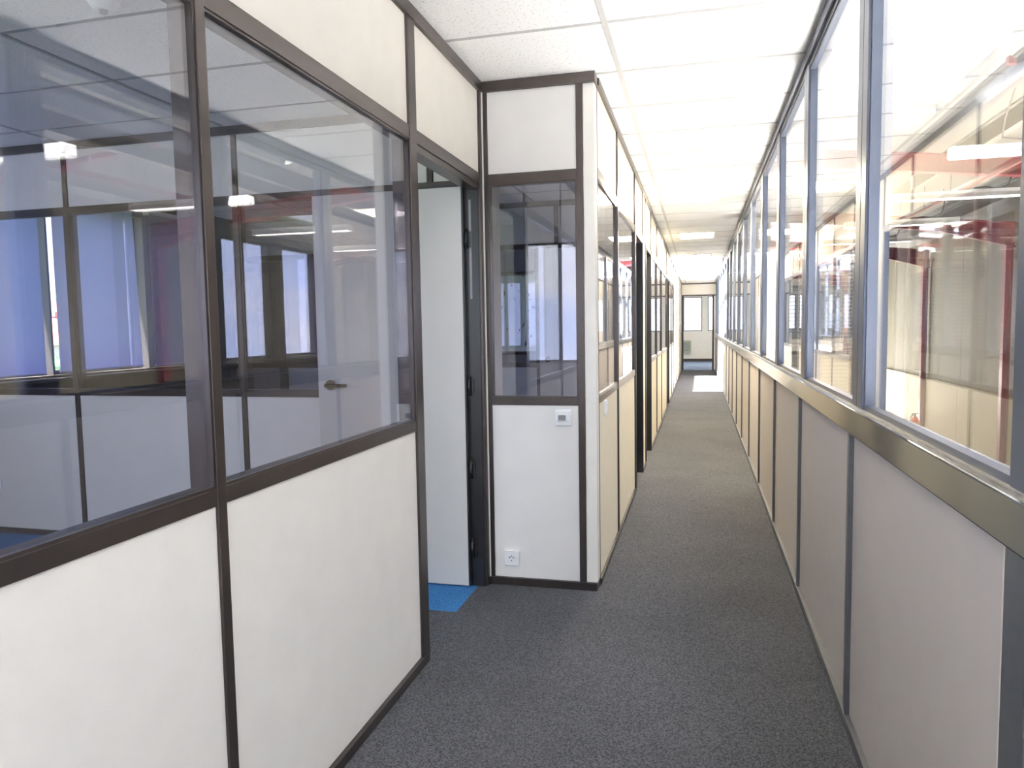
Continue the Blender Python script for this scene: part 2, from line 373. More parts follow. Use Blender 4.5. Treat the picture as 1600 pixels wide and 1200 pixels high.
m = MB().box(-1.132, -1.118, 3.612, 3.66, 1.5, 2.0); m.build('door_closer', GREYPL, d1, 0.003)  # added grey strip standing in for the see-through gap beside the leaf

# ------------------------------------------------------------------ wall_front: face with thermostat (Y = YC)
Cw = Wall('wall_front', 'X', YC, 1, 'cream partition end facing the viewer, carrying thermostat and socket', panel=PANEL_F)
Cw.skirt(XA+0.0, XB, h=0.04); Cw.track(XA, XB+0.006, out=0.014)
Cw.post(XA+0.017, 0.03); Cw.post(-0.571, 0.034)
Cw.part('transom', XA+0.03, -0.587, ZT0, ZT1, -0.003, T+0.003, bevel=0.0015); Cw.rail(XA+0.03, -0.587)
Cw.panel_(XA+0.032, -0.588, 0.04, ZR0); Cw.panel_(XA+0.032, -0.588, ZT1, ZC-0.05)
Cw.part('wall_panel', -0.554, XB+0.001, 0.04, ZC-0.05, 0.002, 0.10, PANEL, bevel=0.003)
Cw.window(5, XA+0.032, -0.588, ZR1, ZT0, 'tinted window above the thermostat, facing the viewer')

th = thing('thermostat', (-0.665, YC, 0.847), 'square white thermostat on the cream panel under the tinted window', 'thermostat')
MB().box(-0.708, -0.622, YC-0.010, YC+0.004, 0.849, 0.933).build('back_plate', WHITEPL, th, 0.003)
MB().box(-0.696, -0.630, YC-0.024, YC-0.009, 0.872, 0.922).build('body', WHITEPL, th, 0.004)
tag(MB().box(-0.688, -0.650, YC-0.0255, YC-0.022, 0.878, 0.905).build('display', GREYPL, th), 'small dark grey display')
tag(MB().box(-0.646, -0.636, YC-0.027, YC-0.022, 0.880, 0.902).build('slider', WHITEPL, th, 0.001))
so = thing('wall_socket', (-0.947, YC, 0.105), 'square white power socket low on the panel beside the open door', 'socket')
MB().box(-0.988, -0.906, YC-0.010, YC+0.004, 0.105, 0.185).build('face_plate', WHITEPL, so, 0.003)
m = MB(); m.tube([(-0.947, YC-0.0125, 0.145), (-0.947, YC-0.008, 0.145)], 0.022, 28)
m.tube([(-0.947, YC-0.0155, 0.145), (-0.947, YC-0.012, 0.145)], 0.0235, 28); m.build('round_insert', WHITEPL, so)
m = MB()
for dx in (-0.0095, 0.0095): m.tube([(-0.947+dx, YC-0.0165, 0.150), (-0.947+dx, YC-0.013, 0.150)], 0.0034, 12)
m.tube([(-0.947, YC-0.0165, 0.134), (-0.947, YC-0.013, 0.134)], 0.003, 10); m.build('pin_hole', DARKHOLE, so)
m = MB(); m.tube([(-0.947, YC-0.016, 0.159), (-0.947, YC-0.024, 0.159)], 0.0026, 10); m.build('earth_pin', STEEL, so)

# ------------------------------------------------------------------ wall_passage: corridor left side beyond the corner (X = XB)
B = Wall('wall_passage', 'Y', XB, -1, 'receding cream and glass partition along the left of the far corridor', panel=PANEL_B)
segs = [('g', 3.77, 4.70), ('g', 4.70, 6.00), ('d', 6.00, 6.84), ('p', 6.84, 7.22), ('d', 7.22, 8.06), ('g', 8.06, 9.2), ('g', 9.2, 10.4),
        ('g', 10.4, 12.17), ('d', 12.17, 13.0), ('g', 13.0, 14.3), ('g', 14.3, 15.4), ('p', 15.4, 16.6), ('p', 16.6, 17.8), ('p', 17.8, 19.0), ('p', 19.0, 20.2), ('p', 20.2, 21.4), ('p', 21.4, 22.65)]
B.track(YC+0.1, 22.65, 0.035)
wn = 6
desc = ['first tinted window round the corner past the thermostat wall', 'second tinted window past the corner, before the dark doorways', 'tinted window just past the two dark doorways',
        'tinted window second past the two dark doorways', 'tinted window third past the two dark doorways', 'narrow tinted window past the far doorway', 'last tinted window on the left under the roof opening']
for k, a, b in segs:
    if k == 'g':
        B.skirt(a, b, 0.03, 0.008); B.rail(a, b); B.part('transom', a, b, ZT0+.02, ZT1+.02, -0.003, T+0.003)
        B.panel_(a+0.014, b-0.014, 0.03, ZR0); B.panel_(a+0.014, b-0.014, ZT1+.02, ZC-0.035)
        B.window(wn, a+0.014, b-0.014, ZR1, ZT0+.02, desc[wn-6]); wn += 1
    elif k == 'p':
        B.skirt(a, b, 0.03, 0.008); B.panel_(a+0.014, b-0.014, 0.03, ZC-0.035)
    else:
        B.part('transom', a, b, ZT0+.02, ZT1+.02, -0.003, T+0.003); B.panel_(a+0.014, b-0.014, ZT1+.02, ZC-0.035)
        for q in (a+0.014, b-0.050): B.part('door_jamb', q, q+0.036, 0, ZT0+.02, -0.008, T+0.02, BLACKF)
    B.post(b, 0.028, 0.006)
B.post(3.765, 0.012, 0.003)
sw = thing('light_switch', (XB, 4.05, 0.88), 'small white light switch on the first panel round the corner', 'switch')
MB().box(XB-0.006, XB+0.008, 4.005, 4.085, 0.865, 0.945).build('face_plate', WHITEPL, sw, 0.002)
MB().box(XB+0.006, XB+0.013, 4.022, 4.068, 0.882, 0.928).build('rocker', WHITEPL, sw, 0.002)
# dark door leaves standing open inside the first two doorways
for n, (y0, lab) in enumerate([(6.82, 'white door swung into the first doorway past the corner'), (8.04, 'white door swung into the second doorway past the corner'), (12.98, 'white door swung into the far doorway on the left')]):
    d = thing('door_%d' % (n+2), (XB-T-0.02, y0, 0), lab, 'door', kind='structure')
    MB().box(XB-T-0.87, XB-T-0.03, y0-0.075, y0-0.037, 0.008, 2.07).build('door_leaf', LEAFM, d, 0.0015)
    lever(d, (XB-T-0.80, y0-0.075, 1.05), (1, 0, 0), (0, -1, 0))

# ------------------------------------------------------------------ wall_right: windows to the hall (X = XR)
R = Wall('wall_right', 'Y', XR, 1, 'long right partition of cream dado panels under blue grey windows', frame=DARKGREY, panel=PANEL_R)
R.skirt(YN, 22.65, 0.04, 0.012)
J0, JM = 2.585, 1.248
joints = []
j = J0 - 3*JM
while j < 22.6: joints.append(j); j += JM
R.part('top_track', YN, 22.65, ZC-0.05, ZC, -0.014, T+0.01, BLUEAL)
R.part('top_track', YN, 22.65, ZC-0.075, ZC-0.05, 0.0, T, BLUEAL)
R.part('sill_rail', YN, 22.65, 0.988, 1.072, -0.012, T+0.01, RAILM, bevel=0.004)
R.part('sill_rail', YN, 22.65, 1.072, 1.083, 0.002, T, STEEL)
rl = ['nearest full window of the right partition, showing the beige hall wall', 'second window of the right partition', 'third window of the right partition']
prev = YN; k = 0; nwin = 20
for j in joints + [22.65]:
    a, b = prev+0.018, j-0.018
    if b - a > 0.2:
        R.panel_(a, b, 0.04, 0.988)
        wo_ = 0.07 if j > 1 else 0.0
        ORD = ['nearest the viewer', 'second', 'third', 'fourth', 'fifth', 'sixth', 'seventh', 'eighth', 'ninth', 'tenth', 'eleventh', 'twelfth', 'thirteenth', 'fourteenth', 'fifteenth', 'sixteenth', 'seventeenth', 'eighteenth', 'nineteenth', 'twentieth', 'last']
        k_ = round((j-J0)/JM) if j < 22.6 else 18
        lab = 'window of the right partition between blue grey mullions, ' + (['farthest behind the viewer', 'just behind the viewer', 'beside the viewer'][k_+3] if k_ < 0 else ORD[k_] + (' from the right edge of the picture' if k_ else ', at the right edge of the picture'))
        R.window(nwin, prev-0.02, j-0.15, 1.083, ZC-0.075, lab, GLASS_R, fw=0.014, fmat=BLUEAL, fd=(0.004, 0.03), gd=0.016)
        nwin += 1
    if 1 < j < 2:
        R.part('post', j-0.115, j-0.022, 0.0, 1.0, -0.010, T+0.004, bevel=0.004)
    elif j < 22.6:
        R.part('post', j-0.014, j+0.014, 0.0, 1.0, -0.010, T+0.004)
    if j < 22.6:
        R.part('mullion', j-0.155, j-0.088, 1.083, ZC-0.05, -0.004, T, BLUEAL, bevel=0.003)
        R.part('mullion', j-0.084, j-0.015, 1.083, ZC-0.05, -0.004, T, BLUEAL, bevel=0.003)
    prev = j

# ------------------------------------------------------------------ near office back partition (Y = YB)
def room_partition(name, y, x0, x1, js, label, wn0, wlabs, doors=(), frost=False):
    P = Wall(name, 'X', y, 1, label, panel=PANEL)
    P.track(x0, x1); P.part('transom', x0, x1, 2.13, 2.175, -0.003, T+0.003)
    js = [x0] + [q for q in js if x0 < q < x1] + [x1]
    for q in js: P.post(q + (0.018 if q == x0 else -0.018 if q == x1 else 0))
    n = wn0; li = 0
    for a, b in zip(js, js[1:]):
        a2, b2 = a+0.02, b-0.02
        P.panel_(a2, b2, 2.175, ZC-0.05)
        hit = [d for d in doors if a < d[0] < b]
        c1 = b2
        if hit:
            c1 = hit[0][0] - 0.02
        if c1 - a2 > 0.08:
            P.skirt(a2, c1); P.rail(a2, c1); P.panel_(a2, c1, 0.035, ZR0)
            if frost and a < -3.7: P.panel_(a2, c1, ZR1, 2.13)
            else: P.window(n, a2, c1, ZR1, 2.13, wlabs[li], FROST if frost else GLASS); n += 1
            li += 1
        if hit: P.part('post', c1, c1+0.03, 0, 2.13, -0.006, T+0.006)
    return P, n
P1w, nw = room_partition('wall_office', YB, -5.0, XA-T-0.02, [-3.97, -2.72, -1.47], 'partition crossing the near left office, seen through the tinted glass', 40,
    ['clear window of the office partition nearest the outer blinds', 'clear window of the office partition left of its dark middle post', 'clear window of the office partition behind the open door', 'narrow window of the office partition by the corner'])
box('wall_panel', (XA-T-0.02, XA-0.01, YC+T+0.01, YB+T, 0, ZC), PANEL, P1w.root)
P2w, nw = room_partition('wall_office', 7.2, -5.0, XB-T-0.02, [-3.93, -2.65, -1.36], 'second office partition behind the thermostat window', nw,
    ['window of the second office partition by the outer wall', 'window of the second office partition, middle', 'window of the second office partition left of its white door', 'spare'], doors=[(-1.55, 0)])
P3w, nw = room_partition('wall_office', 10.7, -5.0, XB-T-0.02, [-4.4, -3.62, -2.92, -2.24, -1.3], 'third office partition with frosted blotchy windows', nw,
    ['frosted blotchy window at the outer wall end', 'frosted blotchy window second from the outer wall', 'frosted blotchy window behind the thermostat window, left one', 'frosted blotchy window behind the thermostat window, right one', 'frosted window near the corridor', 'frosted window at the corridor edge'], frost=True)
d = thing('door_5', (-1.5, 7.2, 0), 'closed white door seen through the window above the thermostat', 'door', kind='structure')
MB().box(-1.535, -0.66, 7.185, 7.225, 0.008, 2.125).build('door_leaf', LEAFM, d, 0.0015)
lever(d, (-1.47, 7.185, 1.04), (1, 0, 0), (0, -1, 0), BLACKF)

g = thing('door_6', (-4.0, 7.2, 0), 'dark framed glazed door in the office beyond the near left room', 'door', kind='structure')
m = MB()
for q in ((DX0, DX1, 1.98, 2.10), (DX0, DX0+0.09, 0.02, 1.98), (DX1-0.09, DX1, 0.02, 1.98), (DX0+0.09, DX1-0.09, 0.02, 0.2)): m.box(q[0], q[1], 7.17, 7.197, q[2], q[3])
m.build('door_frame', BRONZE, g); MB().box(DX0+.08, DX1-.08, 7.18, 7.186, 0.15, 2.0).build('pane', GLASS, g)
lever(g, (DX1-0.045, 7.17, 1.02), (-1, 0, 0), (0, -1, 0))

# ------------------------------------------------------------------ outer wall of the offices (X = -5)
XO = -5.0
ow = thing('wall_outer', (XO-0.1, 0, 0), 'beige outer wall of the left offices holding the blind covered windows', 'wall', kind='structure')
wins = [(-1.2, -0.25), (-0.1, 0.95), (1.2, 2.35), (2.55, 3.80), (4.05, 4.795), (4.815, 5.86), (11.2, 13.6), (15, 18), (19.5, 22)]
ZW0, ZW1 = 1.03, 2.42
box('wall_panel', (XO-0.2, XO, YN, YF, 0, ZW0), BEIGE, ow.copy() if False else ow); box('wall_panel', (XO-0.2, XO, YN, YF, ZW1, ZC+0.04), BEIGE, ow)
edges = [YN] + [e for w in wins for e in w] + [YF]
for a, b in zip(edges[::2], edges[1::2]):
    if b-a > 0.001: box('wall_panel', (XO-0.2, XO, a, b, ZW0, ZW1), BEIGE, ow)
MB().box(XO-0.02, XO+0.14, YN, 7.19, 0.985, 1.012).build('sill_board', BEIGE, ow, 0.004)
olab = ['behind the viewer', 'beside the viewer', 'in the near office, nearest', 'in the near office, next to the partition', 'with a strip of sky showing, past the office partition', 'beside the strip of sky, with a narrow gap at its right', 'of the third office, lighting the frosted glass', 'of the far office', 'of the last office']
for i, (a, b) in enumerate(wins):
    w = thing('window_%d' % (70+i), (XO-0.1, (a+b)/2, ZW0), 'outer window ' + olab[i], 'window', kind='structure')
    m = MB(); f = 0.035
    for q in ((a, b, ZW0, ZW0+f), (a, b, ZW1-f, ZW1), (a, a+f*.6, ZW0+f, ZW1-f), (b-f*.6, b, ZW0+f, ZW1-f)): m.box(XO-0.15, XO-0.09, *q)
    m.build('window_frame', BRONZE, w)
    box('pane', (XO-0.123, XO-0.118, a+0.02, b-0.02, ZW0+0.03, ZW1-0.03), GLASS_O, w)
def blind(y0, y1, zb, label, mat, skew=0.0):
    t = thing('roller_blind', (XO+0.03, (y0+y1)/2, 2.46), label, 'blind', 'roller blinds on the outer office windows')
    xb = XO+0.035
    MB().hexa([(xb-.0008,y0,zb),(xb+.0008,y0,zb),(xb+.0008,y1-skew,zb),(xb-.0008,y1-skew,zb),(xb-.0008,y0,2.47),(xb+.0008,y0,2.47),(xb+.0008,y1,2.47),(xb-.0008,y1,2.47)]).build('blind_fabric', mat, t)
    m = MB(); m.tube([(xb, y0-0.01, 2.48), (xb, y1+0.01, 2.48)], 0.022, 16); m.build('roller', WHITEPL, t)
    MB().box(xb-0.006, xb+0.006, y0, y1-skew, zb-0.012, zb+0.004).build('bottom_bar', WHITEPL, t, 0.002)
    MB().box(XO, xb+0.03, y0-0.025, y0-0.012, 2.445, 2.515).build('bracket', WHITEPL, t)
    return t
blind(1.18, 2.38, 1.05, 'pale blue roller blind in the near office', BLIND)
blind(2.53, 3.84, 1.05, 'pale blue roller blind next to the office partition', BLIND)
blind(4.03, 4.70, 1.05, 'bluish roller blind left of the bright strip of outdoor view', BLIND)
blind(4.83, 5.70, 1.06, 'bluish roller blind between the strip of outdoor view and the narrow bright gap', BLIND, -0.04)
blind(5.90, 6.75, 1.06, 'beige roller blind right of the narrow bright gap', BLIND_B)

sm = thing('smoke_detector', (-2.13, 2.36, ZC), 'round grey smoke detector on the near office ceiling', 'detector')
m = MB(); m.tube([(-2.13, 2.36, ZC+0.002), (-2.13, 2.36, ZC-0.018), (-2.13, 2.36, ZC-0.035), (-2.13, 2.36, ZC-0.045)], [0.055, 0.055, 0.042, 0.03], 28); m.build('sensor_body', WHITEPL, sm)
m = MB(); m.tube([(-2.13, 2.36, ZC-0.044), (-2.13, 2.36, ZC-0.055)], [0.018, 0.013], 20); m.build('sensor_cap', GREYPL, sm)
so2 = thing('wall_socket', (-4.62, YB, 0.62), 'small white socket on the blue lit panel of the near left office', 'socket')
MB().box(-4.72, -4.64, YB-0.01, YB+0.003, 0.30, 0.38).build('face_plate', WHITEPL, so2, 0.003)

# ------------------------------------------------------------------ closing walls
K = Wall('wall_back', 'X', YN, -1, 'cream outer wall with wide windows behind the viewer', panel=PANEL)
K.part('wall_panel', -5.2, 4.2, -0.9, 0.92, 0, 0.12, PANEL); K.part('wall_panel', -5.2, 4.2, 2.36, 3.3, 0, 0.12, PANEL)
kw = [(-4.85, -3.75), (-3.65, -2.6), (-1.90, -1.76), (-1.63, -1.16), (-0.98, 0.42), (0.62, 2.1), (2.2, 3.9)]  # wide ones added for fill daylight; the narrow pair follows a reflection
ke = [-5.2] + [e for w in kw for e in w] + [4.2]
for a, b in zip(ke[::2], ke[1::2]): K.part('wall_panel', a, b, 0.92, 2.36, 0, 0.12, PANEL)
for i, (a, b) in enumerate(kw):
    K.window(130+i, a, b, 0.92, 2.36, 'window in the wall behind the viewer, ' + ['far left', 'second from the left', 'third from the left', 'beside the glass partition', 'at the end of the corridor', 'of the hall, left', 'of the hall, right'][i], GLASS_O, fw=0.035, fd=(0.02, 0.08), gd=0.05)

# end partition with doorway at Y = 22.7
E_ = Wall('wall_end', 'X', 22.7, 1, 'beige partition and doorway closing the corridor at its far end', panel=PANEL)
E_.part('wall_panel', -5.0, -0.62, 0, ZC, 0, T, PANEL); E_.part('wall_panel', -0.585, -0.50, 0, 2.6, 0, T, PANEL)
E_.post(-0.60, 0.03); E_.part('door_jamb', -0.50, -0.44, 0, 2.22, -0.01, T, BLACKF); E_.part('door_jamb', 0.39, 0.44, 0, 2.22, -0.01, T, BLACKF)
E_.panel_(-0.50, 0.56, 2.24, ZC-0.03); E_.part('transom', -0.50, 0.56, 2.20, 2.24); E_.part('wall_panel', 0.44, 0.56, 0, 2.2, 0, T, PANEL)
E_.part('top_track', -0.62, 0.56, ZC-0.035, ZC, -0.012, T)
E_.part('wall_panel', 0.56, 4.0, -0.78, 0.9, 0, T, PANEL)
E_.part('wall_panel', 0.56, 4.0, 2.44, 3.2, 0, T, PANEL)
# facade at Y = 28
F = Wall('wall_facade', 'X', YF, 1, 'beige end facade with a row of bright windows', panel=PANEL)
F.part('wall_panel', -5.0, 4.0, 0, 1.12, 0, 0.12, PANEL); F.part('wall_panel', -5.0, 4.0, 2.37, 3.2, 0, 0.12, PANEL); F.skirt(-5, 4, 0.1)
fx = [-4.7, -3.6, -2.5, -1.5, -0.55, 0.12, 0.33, 1.1, 1.9, 2.7, 3.5]
fw_ = [(-4.6, -3.8), (-3.5, -2.7), (-2.4, -1.6), (-0.55, 0.12), (0.33, 0.92), (1.1, 1.55), (1.7, 2.15), (2.3, 2.75), (2.9, 3.35), (3.45, 3.85)]
ed = [-5.0] + [e for w in fw_ for e in w] + [4.0]
for a, b in zip(ed[::2], ed[1::2]): F.part('wall_panel', a, b, 1.12, 2.37, 0, 0.12, PANEL)
flab = ['leftmost behind the offices', 'second behind the offices', 'third behind the offices', 'seen straight down the corridor', 'just right of the corridor doorway', 'first beyond the hall', 'second beyond the hall', 'third beyond the hall', 'fourth beyond the hall', 'last beyond the hall']
for i, (a, b) in enumerate(fw_): F.window(85+i, a, b, 1.12, 2.37, 'bright end facade window ' + flab[i], GLASS_O, fw=0.035, fd=(0.02, 0.08), gd=0.05)
hb = thing('convector_heater', (-0.42, 27.95, 0.3), 'small grey convector heater under the end window', 'heater')
MB().box(-0.56, -0.27, 27.88, 27.985, 0.34, 0.78).build('casing', pbr('grey_green_enamel', (0.42, 0.46, 0.38), 0.5), hb, 0.008)
m = MB()
for i in range(7): m.box(-0.53, -0.30, 27.872, 27.882, 0.40+0.045*i, 0.42+0.045*i)
m.build('grille', GREYPL, hb)
MB().box(-0.50, -0.33, 27.98, 28.0, 0.45, 0.65).build('bracket', GREYPL, hb)

# ------------------------------------------------------------------ hall beyond the right windows
XH = 4.0
def rz(x): return 3.20 - 0.106*x
hw = thing('wall_hall', (XH, 0, -0.78), 'beige clad long wall of the hall beyond the right windows', 'wall', kind='structure')
yy = YN; 
seam = [YN, 2.0, 4.5, 7.0, 9.6, 11.1, 12.96, 14.6, 16.35, 18.5, 21, 23.5, YF]
for a, b in zip(seam, seam[1:]):
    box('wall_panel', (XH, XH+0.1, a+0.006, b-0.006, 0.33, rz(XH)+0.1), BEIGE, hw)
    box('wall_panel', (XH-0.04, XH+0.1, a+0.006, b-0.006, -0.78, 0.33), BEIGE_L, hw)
box('cladding_joint', (XH+0.02, XH+0.11, YN, YF, -0.78, rz(XH)+0.1), DARKGREY, hw)
# roof
rf = thing('ceiling', (2.3, 12.7, 2.9), 'sloping pale roof lining of the hall with a skylight', 'roof', kind='structure')
def roof(x0, x1, y0, y1, t=0.1):
    MB().hexa([(x0,y0,rz(x0)),(x1,y0,rz(x1)),(x1,y1,rz(x1)),(x0,y1,rz(x0)),(x0,y0,rz(x0)+t),(x1,y0,rz(x1)+t),(x1,y1,rz(x1)+t),(x0,y1,rz(x0)+t)]).build('roof_lining', ROOFM, rf)
SK = (0.66, 1.84, -1.8, 6.7)
roof(0.5, 4.1, YN, SK[2]); roof(0.5, SK[0], SK[2], SK[3]); roof(SK[1], 4.1, SK[2], SK[3])
roof(0.5, 4.1, SK[3], 13.2)
roof(0.5, 4.1, 19.2, 22.8); roof(3.0, 4.1, WELL0, 19.2)
roof(0.5, 1.2, 13.2, WELL0); roof(1.7, 4.1, 13.2, WELL0)
m = MB(); m.box(0.50, 0.56, YN, WELL0, ZC+0.04, 3.2); m.box(0.50, 0.56, WELL1, 22.8, ZC+0.04, 3.2); m.build('upstand', ROOFM, rf)
def skylight(x0, x1, y0, y1, n, label, nb):
    zs = lambda x: rz(x)+0.09
    t = thing('window_%d' % n, ((x0+x1)/2, (y0+y1)/2, zs(x1)), label, 'skylight', kind='structure')
    m = MB()
    def bar(a, b, c, d_): m.hexa([(a,c,zs(a)-.01),(b,c,zs(b)-.01),(b,d_,zs(b)-.01),(a,d_,zs(a)-.01),(a,c,zs(a)+.04),(b,c,zs(b)+.04),(b,d_,zs(b)+.04),(a,d_,zs(a)+.04)])
    bar(x0-.03, x1+.03, y0-.03, y0+.02); bar(x0-.03, x1+.03, y1-.02, y1+.03); bar(x0-.03, x0+.02, y0, y1); bar(x1-.02, x1+.03, y0, y1)
    for i in range(1, nb): bar(x0, x1, y0+(y1-y0)*i/nb-.012, y0+(y1-y0)*i/nb+.012)
    m.build('skylight_frame', WHITEPL, t)
    MB().hexa([(x0,y0,zs(x0)+.042),(x1,y0,zs(x1)+.042),(x1,y1,zs(x1)+.042),(x0,y1,zs(x0)+.042),(x0,y0,zs(x0)+.046),(x1,y0,zs(x1)+.046),(x1,y1,zs(x1)+.046),(x0,y1,zs(x0)+.046)]).build('pane', GLASS_O, t)
skylight(*SK, 100, 'long bright skylight in the hall roof, upper right', 7)
skylight(-0.56, 3.0, WELL0+.02, WELL1+.18, 101, 'bright roof opening crossing the corridor and hall', 4)
# steel frames
BY = [0.05, 3.70, 7.35, 11.0, 14.65, 18.3, 21.95]
blab = ['behind the viewer', 'across the near hall', 'crossing the bright window at the right edge', 'meeting the red column at the right edge', 'meeting the second red column', 'beyond the second red column', 'farthest']
for i, y in enumerate(BY):
    t = thing('roof_beam', (2.3, y, 2.8), 'sloping red steel roof beam ' + blab[i], 'beam', 'red steel roof beams of the hall')
    def web(x0, x1, w, zt0, zt1, dz0, dz1):
        return [(x0,y-w,zt0-dz0),(x1,y-w,zt1-dz1),(x1,y+w,zt1-dz1),(x0,y+w,zt0-dz0),(x0,y-w,zt0),(x1,y-w,zt1),(x1,y+w,zt1),(x0,y+w,zt0)]
    o = lambda x: rz(x) - 0.17
    xl = 1.93 if i < 2 else 0.58
    m = MB().hexa(web(xl, 3.98, 0.006, o(xl), o(3.98), .16, .16)); m.build('web', REDM, t)
    m = MB().hexa(web(xl, 3.98, 0.05, o(xl), o(3.98), .012, .012)); m.hexa(web(xl, 3.98, 0.05, o(xl)-.15, o(3.98)-.15, .012, .012)); m.build('flange', REDM, t)
    m = MB().hexa(web(3.1, 3.98, 0.008, o(3.1)-.15, o(3.98)-.15, .01, .17)); m.hexa(web(3.1, 3.98, 0.05, o(3.1)-.16, o(3.98)-.31, .012, .012)); m.build('haunch', REDM, t)
    c = thing('steel_column', (3.9, y, -0.78), 'upright red steel column on the hall wall ' + ['behind the viewer', 'beside the near hall', 'under the beam nearest the right edge', 'at the right edge of the picture', 'second, left of the one at the right edge', 'third along the hall wall', 'last along the hall wall'][i], 'column', 'red steel columns of the hall')
    zt = o(3.98)-.17
    m = MB().box(3.88, 3.955, y-0.004, y+0.004, -0.78, zt); m.build('web', REDM, c)
    m = MB().box(3.87, 3.882, y-0.05, y+0.05, -0.78, zt); m.box(3.944, 3.956, y-0.05, y+0.05, -0.78, zt); m.build('flange', REDM, c)
    MB().box(3.80, 3.956, y-0.08, y+0.08, -0.78, -0.765).build('base_plate', REDM, c)
for i, x in enumerate((0.9, 2.3, 3.3)):
    z = rz(x)
    for (a, b, q) in ((YN, WELL0, 'near'), (WELL1+.2, 22.8, 'far')):
        o_ = MB(); o_.box(x-0.035, x+0.035, a, b, z-0.168, z-0.155); o_.box(x-0.003, x+0.003, a, b, z-0.16, z+0.0); o_.box(x-0.035, x+0.035, a, b, z-0.012, z+0.002)
        if i == 0 and q == 'near': 
            o_ = MB(); o_.box(1.90, 1.96, a, b, rz(1.93)-0.168, rz(1.93)-0.155); o_.box(1.925, 1.935, a, b, rz(1.93)-0.16, rz(1.93)); o_.box(1.90, 1.96, a, b, rz(1.93)-0.012, rz(1.93)+0.002)
        tag(o_.build('roof_purlin', ROOFM if i else DARKGREY), 'long roof purlin %s of the hall, %s' % (['beside the skylight', 'under the middle', 'near the eave'][i], 'near part' if q == 'near' else 'past the roof opening'), 'purlin', 'purlins under the hall roof')

# suspension rail for the lamps, with droppers
XS, ZS = 2.43, 2.575
tr_ = thing('suspension_rail', (XS, 8, ZS), 'long thin red rail carrying the hanging lamps', 'rail')
MB().box(XS-0.012, XS+0.012, 3.0, 14.2, ZS, ZS+0.03).build('rail_bar', REDM, tr_)
for y in (4.4, 5.3, 6.5, 8.3, 9.2, 10.2, 12.0, 13.2):
    m = MB(); m.tube([(XS, y, ZS+0.02), (XS, y, rz(XS)+0.01)], 0.005, 8); m.build('dropper', CABLE, tr_)

lamp0 = None
def make_lamp(y):
    t = thing('pendant_lamp', (2.34, y, 2.49), '', 'lamp', 'hanging fluorescent lamps of the hall')
    x0, x1 = 1.73, 2.95
    prof = [(-0.035, 2.565), (0.035, 2.565), (0.04, 2.535), (0.075, 2.495), (0.072, 2.492), (0.036, 2.528), (-0.036, 2.528), (-0.072, 2.492), (-0.075, 2.495), (-0.04, 2.535)]
    m = MB().prism([Vector((0, y+a, b)) for a, b in prof], (x0, 0, 0), (x1, 0, 0)); m.build('reflector', LAMPW, t)
    MB().box(x0-0.012, x0, y-0.06, y+0.06, 2.495, 2.565).build('end_cap', LAMPW, t, 0.003); MB().box(x1, x1+0.012, y-0.06, y+0.06, 2.495, 2.565).build('end_cap', LAMPW, t, 0.003)
    m = MB(); m.tube([(x0+0.01, y, 2.508), (x1-0.01, y, 2.508)], 0.018, 16); m.build('tube', TUBE, t)
    m = MB(); pts = []
    for i in range(12):
        u = i/11; pts.append((2.5+0.28*u, y+0.01, 2.585+0.02*math.sin(u*7)*u))
    pts += [(2.80, y+0.01, 2.66), (2.82, y+0.01, 2.76), (2.80, y+0.01, rz(2.8)+0.01)]
    m.tube(pts, 0.006, 8); m.build('cable', CABLE, t)
    return t
def copy_tree(o, parent=None):
    c = o.copy(); COL.objects.link(c); c.parent = parent
    for ch in list(o.children): copy_tree(ch, c)
    return c
ly = [(3.95, 'nearest, beside the viewer'), (5.91, 'at the right edge of the picture'), (7.86, 'second from the right edge'), (9.83, 'third from the right edge'), (11.8, 'fourth from the right edge'), (13.75, 'farthest before the roof opening')]
lamp0 = make_lamp(ly[0][0])
for i, (y, lab) in enumerate(ly):
    t = lamp0 if i == 0 else copy_tree(lamp0)
    t.location.y = y; t['label'] = 'white hanging fluorescent lamp in the hall, ' + lab

hc = thing('roof_angle', (2.9, 5.4, 3.0), 'thin red cross bar under the hall roof above the nearest lamp', 'bar')
MB().hexa([(1.88,5.38,rz(1.88)-.045),(3.98,5.38,rz(3.98)-.045),(3.98,5.43,rz(3.98)-.045),(1.88,5.43,rz(1.88)-.045),(1.88,5.38,rz(1.88)),(3.98,5.38,rz(3.98)),(3.98,5.43,rz(3.98)),(1.88,5.43,rz(1.88))]).build('angle_bar', REDM, hc)
for x in (2.2, 2.55, 2.9): MB().box(x, x+0.02, 5.37, 5.385, rz(x)-0.055, rz(x)-0.01).build('clip', WHITEPL, hc)
m = MB(); m.tube([(1.98, 5.42, 2.99), (1.97, 5.5, 2.86), (2.0, 5.75, 2.70), (2.03, 5.88, 2.605), (2.25, 5.93, 2.585), (2.38, 5.93, 2.60)], 0.006, 8)
drop_mb = m

